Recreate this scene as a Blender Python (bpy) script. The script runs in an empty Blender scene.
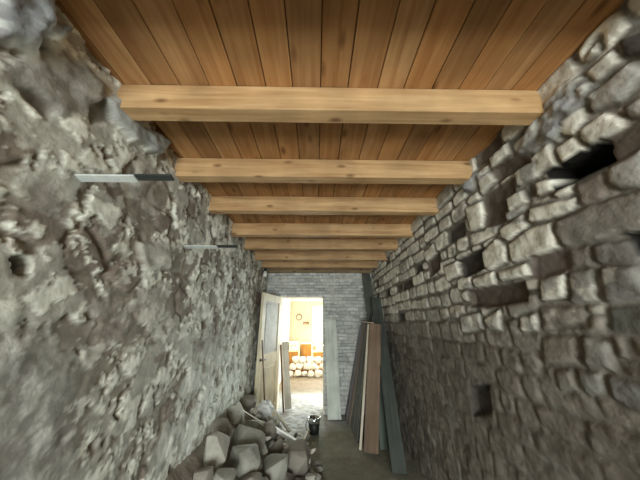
import bpy, bmesh, math, random
import numpy as np
from mathutils import Vector, Matrix, Euler

SC = bpy.context.scene
COL = SC.collection
R = math.radians
random.seed(11)
RNG = np.random.default_rng(11)

# ------------------------------------------------------------ camera / light / exposure
F_PX, PITCH, YAW, EYE = 240.0, R(19.3), R(0.9), 1.5
cam = bpy.data.cameras.new('camera')
cam.sensor_width = 36.0
cam.lens = F_PX / 640.0 * 36.0
cam.clip_start = 0.05
co = bpy.data.objects.new('camera', cam)
COL.objects.link(co)
co.location = (0, 0, EYE)
co.rotation_euler = (R(90) + PITCH, 0, -YAW)
SC.camera = co

w = bpy.data.worlds.new('sky')
SC.world = w
w.use_nodes = True
bg = w.node_tree.nodes['Background']
bg.inputs[0].default_value = (0.90, 0.96, 1.0, 1)
bg.inputs[1].default_value = 3.0


def area(name, loc, rot, sx, sy, power, color):
    l = bpy.data.lights.new(name, 'AREA')
    l.shape = 'RECTANGLE'
    l.size, l.size_y = sx, sy
    l.energy = power
    l.color = color
    o = bpy.data.objects.new(name, l)
    COL.objects.link(o)
    o.location = loc
    o.rotation_euler = rot
    return o


# daylight coming in through the doorway behind the viewer, the far room's window, plus fill through an unseen added side opening
area('daylight_doorway', (0.0, -3.05, .85), (R(90), 0, 0), 1.7, 1.6, 235, (0.95, 1.0, 0.95))
area('daylight_far_window', (0.90, 9.24, 1.50), (R(-90), 0, 0), 2.0, 1.3, 430, (0.88, 1.0, 0.95))
area('added_side_light', (2.54, 6.6, 1.50), (R(90), 0, R(90)), 1.5, 1.3, 20, (0.95, 0.98, 1.0))

SC.view_settings.view_transform = 'Standard'
SC.view_settings.look = 'None'
SC.view_settings.gamma = 1
SC.view_settings.use_curve_mapping = False
SC.view_settings.exposure = 0.0


# ------------------------------------------------------------ numbers
def ray(px, py):
    u, v = (px - 320) / F_PX, (240 - py) / F_PX
    c, s = math.cos(PITCH), math.sin(PITCH)
    d = (u, c - v * s, s + v * c)
    cy, sy = math.cos(YAW), math.sin(YAW)
    return np.array([d[0] * cy + d[1] * sy, -d[0] * sy + d[1] * cy, d[2]])


def hit(px, py, ax, val):
    d = ray(px, py)
    o = np.array([0, 0, EYE])
    return o + d * (val - o[ax]) / d[ax]


def _hash(ix, iy, seed):
    n = (ix.astype(np.int64) * 374761393 + iy.astype(np.int64) * 668265263 + seed * 974634777) & 0x7fffffff
    n = ((n ^ (n >> 13)) * 1274126177) & 0x7fffffff
    n = ((n ^ (n >> 16)) * 1103515245) & 0x7fffffff
    return ((n ^ (n >> 15)) & 0xffff) / 65535.0


def vnoise(x, y, seed=0):
    ix, iy = np.floor(x), np.floor(y)
    fx, fy = x - ix, y - iy
    fx = fx * fx * fx * (fx * (fx * 6 - 15) + 10)
    fy = fy * fy * fy * (fy * (fy * 6 - 15) + 10)
    a, b = _hash(ix, iy, seed), _hash(ix + 1, iy, seed)
    c, d = _hash(ix, iy + 1, seed), _hash(ix + 1, iy + 1, seed)
    return (a + (b - a) * fx) * (1 - fy) + (c + (d - c) * fx) * fy


def fbm(x, y, seed=0, octs=4, gain=0.5):
    t, amp, tot = 0, 1.0, 0
    for o in range(octs):
        ca, sa = math.cos(o * 1.1), math.sin(o * 1.1)
        t = t + amp * vnoise((x * ca - y * sa) * 2 ** o, (x * sa + y * ca) * 2 ** o, seed + o * 17)
        tot += amp
        amp *= gain
    return t / tot * 2 - 1


def worley(x, y, seed=0):
    ix, iy = np.floor(x), np.floor(y)
    f1 = np.full(x.shape, 9.0)
    f2 = np.full(x.shape, 9.0)
    idv = np.zeros(x.shape)
    for dx in (-1, 0, 1):
        for dy in (-1, 0, 1):
            cx, cy = ix + dx, iy + dy
            px = cx + 0.1 + 0.8 * _hash(cx, cy, seed)
            py = cy + 0.1 + 0.8 * _hash(cx, cy, seed + 5)
            d = np.hypot(px - x, py - y)
            near = d < f1
            f2 = np.where(near, f1, np.minimum(f2, d))
            idv = np.where(near, _hash(cx, cy, seed + 9), idv)
            f1 = np.where(near, d, f1)
    return f1, f2, idv


def sstep(a, b, x):
    t = np.clip((x - a) / (b - a), 0, 1)
    return t * t * (3 - 2 * t)


def poly_dist(A, B, pts):
    """Signed distance (inside > 0) of grid points (A,B) to polygon pts."""
    dmin = np.full(A.shape, 1e9)
    inside = np.zeros(A.shape, bool)
    n = len(pts)
    for i in range(n):
        x0, y0 = pts[i]
        x1, y1 = pts[(i + 1) % n]
        ex, ey = x1 - x0, y1 - y0
        t = np.clip(((A - x0) * ex + (B - y0) * ey) / (ex * ex + ey * ey + 1e-12), 0, 1)
        dmin = np.minimum(dmin, np.hypot(A - x0 - t * ex, B - y0 - t * ey))
        c = ((y0 > B) != (y1 > B)) & (A < (x1 - x0) * (B - y0) / (y1 - y0 + 1e-12) + x0)
        inside ^= c
    return np.where(inside, dmin, -dmin)


def lerp3(base, new, m):
    return base * (1 - m[..., None]) + np.asarray(new) * m[..., None]


# ------------------------------------------------------------ materials
def srgb(r, g, b):
    f = lambda c: (c / 255 / 12.92) if c <= 10 else ((c / 255 + 0.055) / 1.055) ** 2.4
    return (f(r), f(g), f(b))


def nodes_of(name):
    m = bpy.data.materials.new(name)
    m.use_nodes = True
    nt = m.node_tree
    return m, nt, nt.nodes['Principled BSDF']


def mat_rough(name, col, var=0.25, scale=9.0, rough=0.9, bump=0.3, bscale=60.0, attr=False, dist=0.01, spec=0.2):
    """dusty / stony / plaster surface: base colour (or colour attribute) broken up by noise, noise bump"""
    m, nt, b = nodes_of(name)
    N, L = nt.nodes.new, nt.links.new
    tc = N('ShaderNodeTexCoord')
    n1 = N('ShaderNodeTexNoise')
    n1.inputs['Scale'].default_value = scale
    n1.inputs['Detail'].default_value = 8
    n1.inputs['Roughness'].default_value = 0.65
    L(tc.outputs['Object'], n1.inputs['Vector'])
    mr = N('ShaderNodeMapRange')
    mr.inputs['From Min'].default_value = 0.3
    mr.inputs['From Max'].default_value = 0.7
    mr.inputs['To Min'].default_value = 1 - var
    mr.inputs['To Max'].default_value = 1 + var
    L(n1.outputs['Fac'], mr.inputs['Value'])
    mul = N('ShaderNodeVectorMath')
    mul.operation = 'SCALE'
    L(mr.outputs['Result'], mul.inputs['Scale'])
    if attr:
        a = N('ShaderNodeAttribute')
        a.attribute_name = 'Col'
        L(a.outputs['Color'], mul.inputs[0])
    else:
        mul.inputs[0].default_value = col
    L(mul.outputs['Vector'], b.inputs['Base Color'])
    b.inputs['Roughness'].default_value = rough
    b.inputs['Specular IOR Level'].default_value = spec
    n2 = N('ShaderNodeTexNoise')
    n2.inputs['Scale'].default_value = bscale
    n2.inputs['Detail'].default_value = 6
    L(tc.outputs['Object'], n2.inputs['Vector'])
    bp = N('ShaderNodeBump')
    bp.inputs['Strength'].default_value = bump
    bp.inputs['Distance'].default_value = dist
    L(n2.outputs['Fac'], bp.inputs['Height'])
    L(bp.outputs['Normal'], b.inputs['Normal'])
    return m


def mat_wood(name, light, dark, axis='X', rough=0.6, knots=True, attr=False, gscale=1.0, dusty=None):
    m, nt, b = nodes_of(name)
    N, L = nt.nodes.new, nt.links.new
    tc = N('ShaderNodeTexCoord')
    oi = N('ShaderNodeObjectInfo')
    off = N('ShaderNodeVectorMath')
    off.operation = 'MULTIPLY_ADD'
    cmb = N('ShaderNodeCombineXYZ')
    for i in range(3):
        L(oi.outputs['Random'], cmb.inputs[i])
    L(cmb.outputs[0], off.inputs[0])
    off.inputs[1].default_value = (7.3, 5.1, 9.7)
    L(tc.outputs['Object'], off.inputs[2])
    base = off.outputs[0]
    if attr:
        at = N('ShaderNodeAttribute')
        at.attribute_name = 'Col'
        o2 = N('ShaderNodeVectorMath')
        o2.operation = 'MULTIPLY_ADD'
        L(at.outputs['Color'], o2.inputs[0])
        o2.inputs[1].default_value = (41.0, 37.0, 29.0)
        L(base, o2.inputs[2])
        base = o2.outputs[0]
    mp = N('ShaderNodeMapping')
    g = 26 * gscale
    mp.inputs['Scale'].default_value = {'X': (1.6, g, g), 'Y': (g, 1.6, g), 'Z': (g, g, 1.6)}[axis]
    L(base, mp.inputs['Vector'])
    n1 = N('ShaderNodeTexNoise')
    n1.inputs['Scale'].default_value = 1.0
    n1.inputs['Detail'].default_value = 5
    n1.inputs['Distortion'].default_value = 0.7
    L(mp.outputs[0], n1.inputs['Vector'])
    cr = N('ShaderNodeValToRGB')
    cr.color_ramp.elements[0].position = 0.32
    cr.color_ramp.elements[1].position = 0.72
    cr.color_ramp.elements[0].color = (*dark, 1)
    cr.color_ramp.elements[1].color = (*light, 1)
    L(n1.outputs['Fac'], cr.inputs['Fac'])
    out = cr.outputs['Color']
    if knots:
        mk = N('ShaderNodeMapping')
        k = 5.5
        mk.inputs['Scale'].default_value = {'X': (4.2, 9.5, 9.5), 'Y': (8.5, 3.4, 8.5), 'Z': (7.5, 7.5, 3.2)}[axis]
        L(base, mk.inputs['Vector'])
        vo = N('ShaderNodeTexVoronoi')
        vo.inputs['Scale'].default_value = 1.0
        L(mk.outputs[0], vo.inputs['Vector'])
        kr = N('ShaderNodeMapRange')
        kr.inputs['From Min'].default_value = 0.07
        kr.inputs['From Max'].default_value = 0.2
        kr.inputs['To Min'].default_value = 0.8
        kr.inputs['To Max'].default_value = 0.0
        L(vo.outputs['Distance'], kr.inputs['Value'])
        mx = N('ShaderNodeMix')
        mx.data_type = 'RGBA'
        L(kr.outputs['Result'], mx.inputs['Factor'])
        L(out, mx.inputs['A'])
        mx.inputs['B'].default_value = (dark[0] * 0.35, dark[1] * 0.27, dark[2] * 0.22, 1)
        out = mx.outputs['Result']
    if attr:
        mm = N('ShaderNodeMix')
        mm.data_type = 'RGBA'
        mm.blend_type = 'MULTIPLY'
        mm.inputs['Factor'].default_value = 1.0
        L(out, mm.inputs['A'])
        L(at.outputs['Color'], mm.inputs['B'])
        out = mm.outputs['Result']
    nb = N('ShaderNodeTexNoise')
    nb.inputs['Scale'].default_value = 4.0
    nb.inputs['Detail'].default_value = 4
    L(base, nb.inputs['Vector'])
    br = N('ShaderNodeMapRange')
    br.inputs['From Min'].default_value = 0.3
    br.inputs['From Max'].default_value = 0.7
    br.inputs['To Min'].default_value = 0.78
    br.inputs['To Max'].default_value = 1.12
    L(nb.outputs['Fac'], br.inputs['Value'])
    sc = N('ShaderNodeVectorMath')
    sc.operation = 'SCALE'
    L(out, sc.inputs[0])
    L(br.outputs['Result'], sc.inputs['Scale'])
    L(sc.outputs[0], b.inputs['Base Color'])
    b.inputs['Roughness'].default_value = rough
    b.inputs['Specular IOR Level'].default_value = 0.3
    bp = N('ShaderNodeBump')
    bp.inputs['Strength'].default_value = 0.25
    bp.inputs['Distance'].default_value = 0.003
    L(n1.outputs['Fac'], bp.inputs['Height'])
    L(bp.outputs['Normal'], b.inputs['Normal'])
    return m


def mat_plain(name, col, rough=0.6, metal=0.0, bump=0.1):
    m = mat_rough(name, col, 0.12, 20, rough, bump, 80, dist=0.002, spec=0.4)
    m.node_tree.nodes['Principled BSDF'].inputs['Metallic'].default_value = metal
    return m


M = {
    'wall': mat_rough('stone_wall_surface', (0.3, 0.3, 0.3), 0.22, 14, 0.95, 0.5, 45, attr=True, dist=0.008),
    'beam': mat_wood('pine_beam', srgb(192, 160, 118), srgb(158, 123, 84), 'X', attr=False),
    'boards': mat_wood('pine_boards', srgb(212, 164, 112), srgb(178, 126, 78), 'Y', attr=True),
    'plate': mat_wood('old_plate_wood', srgb(150, 130, 98), srgb(110, 92, 66), 'X'),
    'floor': mat_rough('dusty_floor', (0.2, 0.2, 0.2), 0.2, 7, 0.9, 0.5, 40, attr=True, dist=0.01),
    'dirt': mat_rough('mortar_dirt', srgb(146, 139, 128), 0.2, 8, 0.97, 0.6, 45, dist=0.012),
    'rock': mat_rough('grey_rock', srgb(152, 152, 143), 0.22, 6, 0.95, 0.6, 30, dist=0.012),
    'rock_pale': mat_rough('pale_rock', srgb(172, 170, 160), 0.2, 6, 0.95, 0.6, 30, dist=0.012),
    'rock_brown': mat_rough('brown_rock', srgb(140, 135, 126), 0.22, 6, 0.95, 0.6, 30, dist=0.012),
    'plaster_white': mat_rough('white_plaster', srgb(226, 222, 212), 0.08, 5, 0.9, 0.25, 40, dist=0.006),
    'far_wall': mat_rough('cream_plaster', srgb(202, 178, 158), 0.07, 3, 0.9, 0.2, 30, dist=0.006),
    'far_left': mat_rough('pale_plaster', srgb(204, 194, 178), 0.07, 3, 0.9, 0.2, 30, dist=0.006),
    'shell': mat_rough('rough_render', srgb(120, 112, 100), 0.2, 6, 0.95, 0.5, 30),
    'door': mat_wood('cream_paint', srgb(226, 218, 194), srgb(208, 196, 166), 'Z', 0.5, knots=False),
    'door_panel': mat_rough('greyed_paint', srgb(198, 200, 198), 0.14, 9, 0.6, 0.2, 40, dist=0.003),
    'metal': mat_plain('grey_metal', srgb(150, 152, 150), 0.35, 0.9),
    'dark_metal': mat_plain('dark_metal', srgb(52, 56, 54), 0.5, 0.6),
    'pale_metal': mat_plain('pale_metal', srgb(188, 193, 190), 0.45, 0.1),
    'tin': mat_plain('shiny_tin', srgb(205, 210, 212), 0.22, 0.95),
    'dark': mat_plain('dark_paint', srgb(44, 48, 46), 0.7),
    'white': mat_plain('white_paint', srgb(232, 232, 226), 0.5),
    'white_plank': mat_wood('whitewashed_plank', srgb(222, 228, 220), srgb(196, 202, 194), 'Z', knots=False),
    'brown_plank': mat_wood('brown_plank', srgb(128, 106, 86), srgb(102, 83, 66), 'Z', knots=False),
    'violet_plank': mat_wood('grey_violet_plank', srgb(140, 139, 148), srgb(110, 109, 118), 'Z', knots=False),
    'taupe_plank': mat_wood('taupe_plank', srgb(140, 124, 116), srgb(110, 98, 92), 'Z', knots=False),
    'dark_plank': mat_wood('dark_plank', srgb(96, 99, 94), srgb(72, 75, 70), 'Z', knots=False),
    'green_plank': mat_wood('grey_green_plank', srgb(112, 122, 114), srgb(84, 94, 88), 'Z', knots=False),
    'slate_plank': mat_wood('slate_plank', srgb(80, 85, 81), srgb(62, 67, 63), 'Z', knots=False),
    'stick': mat_wood('dark_stick', srgb(120, 88, 58), srgb(84, 60, 40), 'Z', knots=False),
    'pale_plank': mat_wood('pale_plank', srgb(232, 228, 216), srgb(208, 202, 188), 'Z', knots=False),
    'orange': mat_wood('orange_wood', srgb(190, 136, 66), srgb(164, 110, 48), 'Z', knots=False),
    'cream': mat_plain('cream_paint_trim', srgb(238, 222, 176), 0.5),
    'rag': mat_rough('white_rag', srgb(242, 244, 244), 0.08, 14, 0.85, 0.5, 60, dist=0.006),
    'lath': mat_wood('pale_lath', srgb(214, 206, 190), srgb(186, 176, 156), 'Z', knots=False),
}


# ------------------------------------------------------------ mesh helpers
def link(name, me, mats, parent=None):
    o = bpy.data.objects.new(name, me)
    COL.objects.link(o)
    for mm in (mats if isinstance(mats, (list, tuple)) else [mats]):
        me.materials.append(mm)
    if parent:
        o.parent = parent
    return o


def from_bm(name, bm, mats, parent=None, smooth=False):
    bmesh.ops.recalc_face_normals(bm, faces=bm.faces)
    me = bpy.data.meshes.new(name)
    bm.to_mesh(me)
    bm.free()
    if smooth:
        for p in me.polygons:
            p.use_smooth = True
    return link(name, me, mats, parent)


def add_box(bm, lo, hi, bevel=0.0, mat=0, mtx=None):
    r = bmesh.ops.create_cube(bm, size=1)
    vs = r['verts']
    for v in vs:
        v.co = Vector([(lo[i] + hi[i]) / 2 + v.co[i] * (hi[i] - lo[i]) for i in range(3)])
    fs = {f for v in vs for f in v.link_faces}
    if bevel > 0:
        es = list({e for v in vs for e in v.link_edges})
        rb = bmesh.ops.bevel(bm, geom=es, offset=bevel, segments=2, affect='EDGES', profile=0.6)
        fs = set(rb['faces']) | {f for f in fs if f.is_valid}
        vs = list({v for f in fs for v in f.verts})
    for f in fs:
        f.material_index = mat
    if mtx is not None:
        for v in vs:
            v.co = mtx @ v.co
    return vs


def box_obj(name, lo, hi, mats, parent=None, bevel=0.0, mtx=None):
    bm = bmesh.new()
    add_box(bm, lo, hi, bevel, 0, mtx)
    return from_bm(name, bm, mats, parent)


def add_tube(bm, pts, rad, n=10, cap=True):
    pts = [Vector(p) for p in pts]
    rads = rad if isinstance(rad, (list, tuple)) else [rad] * len(pts)
    rings = []
    for i, p in enumerate(pts):
        d = (pts[min(i + 1, len(pts) - 1)] - pts[max(i - 1, 0)]).normalized()
        a = d.orthogonal().normalized() if i == 0 else (a - d * a.dot(d)).normalized()
        b = d.cross(a)
        rings.append([bm.verts.new(p + (a * math.cos(t) + b * math.sin(t)) * rads[i])
                      for t in [2 * math.pi * k / n for k in range(n)]])
    for r0, r1 in zip(rings, rings[1:]):
        for k in range(n):
            bm.faces.new((r0[k], r0[(k + 1) % n], r1[(k + 1) % n], r1[k]))
    if cap:
        bm.faces.new(rings[0][::-1])
        bm.faces.new(rings[-1])


def add_lathe(bm, prof, n=24, c=(0, 0, 0)):
    rings = []
    for r, z in prof:
        rings.append([bm.verts.new((c[0] + r * math.cos(2 * math.pi * k / n), c[1] + r * math.sin(2 * math.pi * k / n), c[2] + z)) for k in range(n)])
    for r0, r1 in zip(rings, rings[1:]):
        for k in range(n):
            bm.faces.new((r0[k], r0[(k + 1) % n], r1[(k + 1) % n], r1[k]))
    bm.faces.new(rings[0][::-1])
    bm.faces.new(rings[-1])


def grid_mesh(name, P, C, mats, hole=None, back=None, smooth=True):
    """P (n,m,3) surface points, C (n,m,3) albedo; BACK: vector added to the rim to close the solid behind it."""
    n, m = P.shape[:2]
    verts = P.reshape(-1, 3)
    idx = np.arange(n * m).reshape(n, m)
    q = np.stack([idx[:-1, :-1], idx[1:, :-1], idx[1:, 1:], idx[:-1, 1:]], -1).reshape(-1, 4)
    if hole is not None:
        q = q[~hole.reshape(-1)]
    faces = q.tolist()
    vl = verts
    cl = C.reshape(-1, 3)
    if back is not None:
        rim = np.concatenate([idx[:, 0], idx[-1, 1:], idx[-2::-1, -1], idx[0, -2:0:-1]])
        ax = int(np.argmax(np.abs(back)))
        bv = verts[rim].copy()
        bv[:, ax] = back[ax]
        k0 = len(vl)
        vl = np.concatenate([vl, bv])
        cl = np.concatenate([cl, cl[rim]])
        L_ = len(rim)
        for i in range(L_):
            j = (i + 1) % L_
            faces.append([int(rim[i]), int(rim[j]), k0 + j, k0 + i])
        if hole is None:
            faces.append([k0 + i for i in range(L_)])
    me = bpy.data.meshes.new(name)
    me.from_pydata(vl.tolist(), [], faces)
    a = me.color_attributes.new('Col', 'FLOAT_COLOR', 'POINT')
    a.data.foreach_set('color', np.concatenate([cl, np.ones((len(cl), 1))], 1).astype(np.float32).ravel())
    if smooth:
        for p in me.polygons:
            p.use_smooth = len(p.vertices) == 4
    me.update()
    bm = bmesh.new()
    bm.from_mesh(me)
    bmesh.ops.recalc_face_normals(bm, faces=bm.faces)
    bm.to_mesh(me)
    bm.free()
    return link(name, me, mats)


def structure(o):
    o['kind'] = 'structure'
    return o


def tag(o, label, cat, group=None, kind=None):
    o['label'] = label
    o['category'] = cat
    if group:
        o['group'] = group
    if kind:
        o['kind'] = kind
    return o


def empty(name, loc):
    o = bpy.data.objects.new(name, None)
    o.empty_display_size = 0.1
    COL.objects.link(o)
    o.location = loc
    return o


# ------------------------------------------------------------ the room
XL, XR, YE, ZC = -1.0, 1.15, 4.97, 2.65
Y0 = 0.30          # the detailed wall faces start here; plain rendered wall behind the viewer
DX0, DX1, DZ = -0.71, 0.139, 2.02

# --- right wall: coursed field stones
STEP = 0.0105
ys = np.arange(Y0, YE + 0.03, STEP)
zs = np.arange(-0.02, ZC + 0.03, STEP)
A, B = np.meshgrid(ys, zs, indexing='ij')


def to_wall(pts, x):
    return [tuple(hit(px, py, 0, x)[1:]) for px, py in pts]


LIGHT, PALE, GREY, BROWN, DARK, HOLE_SHADE = (0.56, 0.54, 0.475), (0.64, 0.63, 0.56), (0.33, 0.32, 0.295), (0.105, 0.085, 0.068), (0.065, 0.058, 0.05), (0.010, 0.009, 0.008)  # last one paints hole blackness; the brown and dark also shade sunken spots
right_stones = [  # outline, height, albedo with recess shade painted in, whitewash left on it
    ([(585, 62), (599, 38), (600, 50), (586, 63)], .05, PALE, .6),
    ([(587, 71), (613, 48), (623, 60), (597, 82)], .055, LIGHT, .6),
    ([(590, 95), (630, 61), (650, 68), (622, 102), (592, 113)], .06, GREY, .15),
    ([(619, 40), (655, 26), (652, 55), (622, 59)], .03, DARK, 0),
    ([(578, 88), (590, 80), (591, 90), (582, 98)], .05, PALE, .6),
    ([(565, 121), (585, 106), (588, 119), (578, 136), (562, 135)], .05, LIGHT, .6),
    ([(581, 131), (605, 112), (627, 117), (628, 125), (609, 141), (592, 147), (582, 140)], .06, LIGHT, .55),
    ([(556, 148), (575, 135), (589, 149), (563, 164)], .05, LIGHT, .7),
    ([(550, 173), (607, 143), (611, 159), (558, 187)], -.26, HOLE_SHADE, 0),
    ([(609, 141), (642, 121), (652, 140), (621, 158), (612, 159)], -.005, BROWN, 0),
    ([(609, 168), (645, 146), (655, 185), (619, 190), (609, 183)], .045, GREY, 0),
    ([(576, 185), (602, 172), (609, 187), (605, 199), (580, 205)], .03, (0.20, 0.17, 0.145), 0),
    ([(535, 182), (554, 178), (555, 190), (538, 197)], .045, LIGHT, .7),
    ([(530, 158), (552, 142), (559, 165), (537, 175)], .045, LIGHT, .5),
    ([(626, 106), (655, 88), (655, 118), (630, 117)], .045, GREY, .2),
    ([(490, 158), (507, 142), (510, 154), (492, 169)], .05, LIGHT, .5),
    ([(493, 169), (523, 153), (534, 154), (527, 162), (497, 181)], -.035, BROWN, 0),
    ([(480, 183), (490, 171), (496, 181), (481, 196)], .05, LIGHT, .4),
    ([(485, 197), (511, 179), (513, 192), (503, 222), (486, 225)], -.02, BROWN, 0),
    ([(514, 173), (528, 163), (540, 160), (540, 177), (517, 187)], .045, GREY, .4),
    ([(507, 198), (523, 189), (529, 202), (510, 212)], .05, LIGHT, .8),
    ([(466, 208), (482, 200), (485, 212), (484, 228), (471, 232)], .05, LIGHT, .8),
    ([(505, 212), (527, 204), (525, 211), (507, 222)], .035, GREY, .5),
    ([(500, 229), (523, 213), (529, 227), (509, 241), (501, 237)], .05, GREY, .9),
    ([(483, 252), (496, 238), (508, 246), (508, 262), (490, 271), (485, 267)], .055, LIGHT, .8),
    ([(509, 244), (530, 228), (553, 222), (560, 248), (540, 256), (513, 263)], .055, LIGHT, .6),
    ([(457, 262), (482, 250), (484, 266), (463, 277)], -.05, DARK, 0),
    ([(444, 267), (457, 261), (461, 275), (448, 281)], .05, LIGHT, .8),
    ([(472, 278), (494, 271), (497, 285), (475, 287)], .05, LIGHT, .8),
    ([(458, 279), (471, 276), (472, 288), (459, 290)], .045, GREY, .8),
    ([(498, 272), (527, 263), (531, 276), (501, 281)], .05, LIGHT, .9),
    ([(469, 292), (523, 283), (526, 299), (490, 306), (471, 305)], -.045, BROWN, 0),
    ([(530, 208), (577, 197), (575, 210), (540, 222), (530, 222)], .055, LIGHT, .8),
    ([(557, 222), (592, 204), (655, 186), (655, 230), (592, 242), (564, 247), (556, 232)], .06, (0.215, 0.20, 0.175), .2),
    ([(532, 257), (565, 252), (567, 269), (540, 277), (530, 275)], -.02, (0.14, 0.115, 0.10), 0),
    ([(593, 245), (628, 240), (645, 255), (644, 266), (597, 264)], .035, (0.19, 0.18, 0.165), 0),
    ([(570, 250), (590, 246), (592, 266), (571, 268)], .02, (0.18, 0.165, 0.145), .1),
    ([(628, 234), (655, 236), (655, 266), (646, 255)], -.06, HOLE_SHADE, 0),
    ([(540, 279), (565, 273), (567, 298), (541, 301)], .04, GREY, .6),
    ([(568, 273), (592, 268), (598, 300), (571, 303)], .03, (0.20, 0.19, 0.17), .35),
    ([(599, 268), (638, 265), (655, 300), (605, 302)], .035, (0.21, 0.205, 0.19), .3),
    ([(541, 307), (584, 306), (586, 323), (543, 331)], .02, (0.185, 0.165, 0.14), .2),
    ([(608, 307), (655, 303), (655, 338), (609, 331)], .012, (0.115, 0.115, 0.10), 0),
    ([(543, 336), (574, 336), (577, 364), (543, 364)], .03, (0.20, 0.18, 0.15), .15),
    ([(582, 336), (609, 341), (613, 371), (586, 366)], .04, (0.21, 0.20, 0.18), .2),
    ([(578, 370), (602, 374), (608, 394), (585, 393)], .04, (0.19, 0.185, 0.17), .05),
    ([(608, 376), (655, 387), (655, 420), (612, 398)], .035, (0.18, 0.175, 0.165), 0),
    ([(556, 370), (573, 368), (577, 388), (559, 392)], .025, (0.19, 0.175, 0.15), .1),
    ([(460, 316), (480, 312), (484, 329), (463, 333)], .035, GREY, .6),
    ([(484, 319), (500, 308), (503, 331), (490, 330)], .04, GREY, .8),
    ([(520, 317), (538, 312), (540, 331), (521, 332)], .04, GREY, .8),
    ([(470, 387), (487, 386), (490, 412), (473, 415)], -.05, DARK, 0),
    ([(428, 262), (438, 252), (440, 268), (430, 276)], -.03, BROWN, 0),
    ([(424, 252), (434, 243), (437, 253), (427, 262)], .045, LIGHT, .6),
]
hp = [(to_wall(p, XR), h, c, ww) for p, h, c, ww in right_stones]
hero_d = np.full(A.shape, -1e9)
for pts, *_ in hp:
    hero_d = np.maximum(hero_d, poly_dist(A, B, pts))

Hr = -0.008 + 0.008 * fbm(A * 9, B * 9, 3)
ch = np.zeros(A.shape + (3,)) + np.array((0.14, 0.126, 0.105))
ch = lerp3(ch, (0.21, 0.20, 0.175), sstep(-.1, .5, fbm(A * 5, B * 5, 8)))
ww_all = np.zeros(A.shape)
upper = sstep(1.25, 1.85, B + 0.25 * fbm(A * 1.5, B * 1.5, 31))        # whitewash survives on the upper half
rr = random.Random(5)
rects = []
z = -0.05
while z < ZC + 0.05:
    hrow = rr.uniform(0.10, 0.19) if z < 1.4 else rr.uniform(0.10, 0.15)
    y = Y0 - rr.uniform(0, .2)
    while y < YE + 0.1:
        l = rr.uniform(0.12, 0.34) * (1 + .15 * max(0, y - 2))
        rects.append((y, y + l, z + rr.uniform(-.012, .012), z + hrow + rr.uniform(-.012, .012)))
        y += l
    z += hrow
wa = A + 0.018 * fbm(A * 7, B * 7, 41)
wb = B + 0.016 * fbm(A * 7 + 9, B * 7, 43)
fill_mask = sstep(0.004, 0.03, -hero_d)
ii = lambda v: int(np.clip((v - Y0) / STEP, 0, len(ys)))
jj = lambda v: int(np.clip((v + 0.02) / STEP, 0, len(zs)))
for (a0, a1, b0, b1) in rects:
    sl = np.s_[ii(a0 - .05):ii(a1 + .05), jj(b0 - .05):jj(b1 + .05)]
    if A[sl].size == 0:
        continue
    dx = np.minimum(wa[sl] - a0, a1 - wa[sl])
    dz = np.minimum(wb[sl] - b0, b1 - wb[sl])
    k = 0.014
    d = -np.log(np.exp(-dx / k) + np.exp(-dz / k)) * k - 0.006
    zc = (b0 + b1) / 2
    rough_low = 1 - min(1, max(0, (zc - .9) / .8))
    if rr.random() < 0.10 and zc > 1.5:
        h0, col, wv = rr.uniform(-.035, -.015), BROWN if rr.random() < .6 else DARK, 0  # sunken filler spots get the shade-dark colours
    else:
        h0 = rr.uniform(.003, .014) * (1 - .5 * rough_low)
        t = rr.random()
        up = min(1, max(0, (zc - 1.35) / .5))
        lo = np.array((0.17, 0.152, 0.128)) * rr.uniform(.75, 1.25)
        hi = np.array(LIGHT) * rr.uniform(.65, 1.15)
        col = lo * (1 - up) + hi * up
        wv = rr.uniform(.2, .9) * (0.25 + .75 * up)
    tilt = rr.uniform(-.05, .05) * (wa[sl] - (a0 + a1) / 2) + rr.uniform(-.08, .08) * (wb[sl] - zc)
    prof = sstep(-.006, .018, d)
    hh = (h0 + tilt) * prof * fill_mask[sl]
    mm = sstep(0.0, .012, d) * fill_mask[sl] * (1 - .35 * rough_low)
    Hr[sl] = Hr[sl] * (1 - mm) + (hh + .25 * Hr[sl]) * mm
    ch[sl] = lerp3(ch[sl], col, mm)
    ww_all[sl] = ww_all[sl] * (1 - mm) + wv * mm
wa2 = A + 0.006 * fbm(A * 14, B * 14, 61)
wb2 = B + 0.006 * fbm(A * 14 + 5, B * 14, 63)
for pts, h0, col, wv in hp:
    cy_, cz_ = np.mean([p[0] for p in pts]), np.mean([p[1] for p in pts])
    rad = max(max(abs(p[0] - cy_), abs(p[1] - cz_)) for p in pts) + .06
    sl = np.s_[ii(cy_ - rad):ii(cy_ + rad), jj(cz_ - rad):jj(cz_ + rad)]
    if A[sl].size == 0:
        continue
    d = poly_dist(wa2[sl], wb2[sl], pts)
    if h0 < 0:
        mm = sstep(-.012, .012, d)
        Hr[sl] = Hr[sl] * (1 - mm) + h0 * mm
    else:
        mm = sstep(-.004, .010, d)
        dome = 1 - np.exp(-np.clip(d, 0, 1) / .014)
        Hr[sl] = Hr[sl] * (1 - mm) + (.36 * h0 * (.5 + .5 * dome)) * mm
    ch[sl] = lerp3(ch[sl], col, sstep(-.032, -.014, d) if h0 < -.1 else sstep(-.022, -.006, d) if h0 < 0 else mm)  # recess shade colour spreads just past the rim
    ww_all[sl] = ww_all[sl] * (1 - mm) + wv * mm
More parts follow.
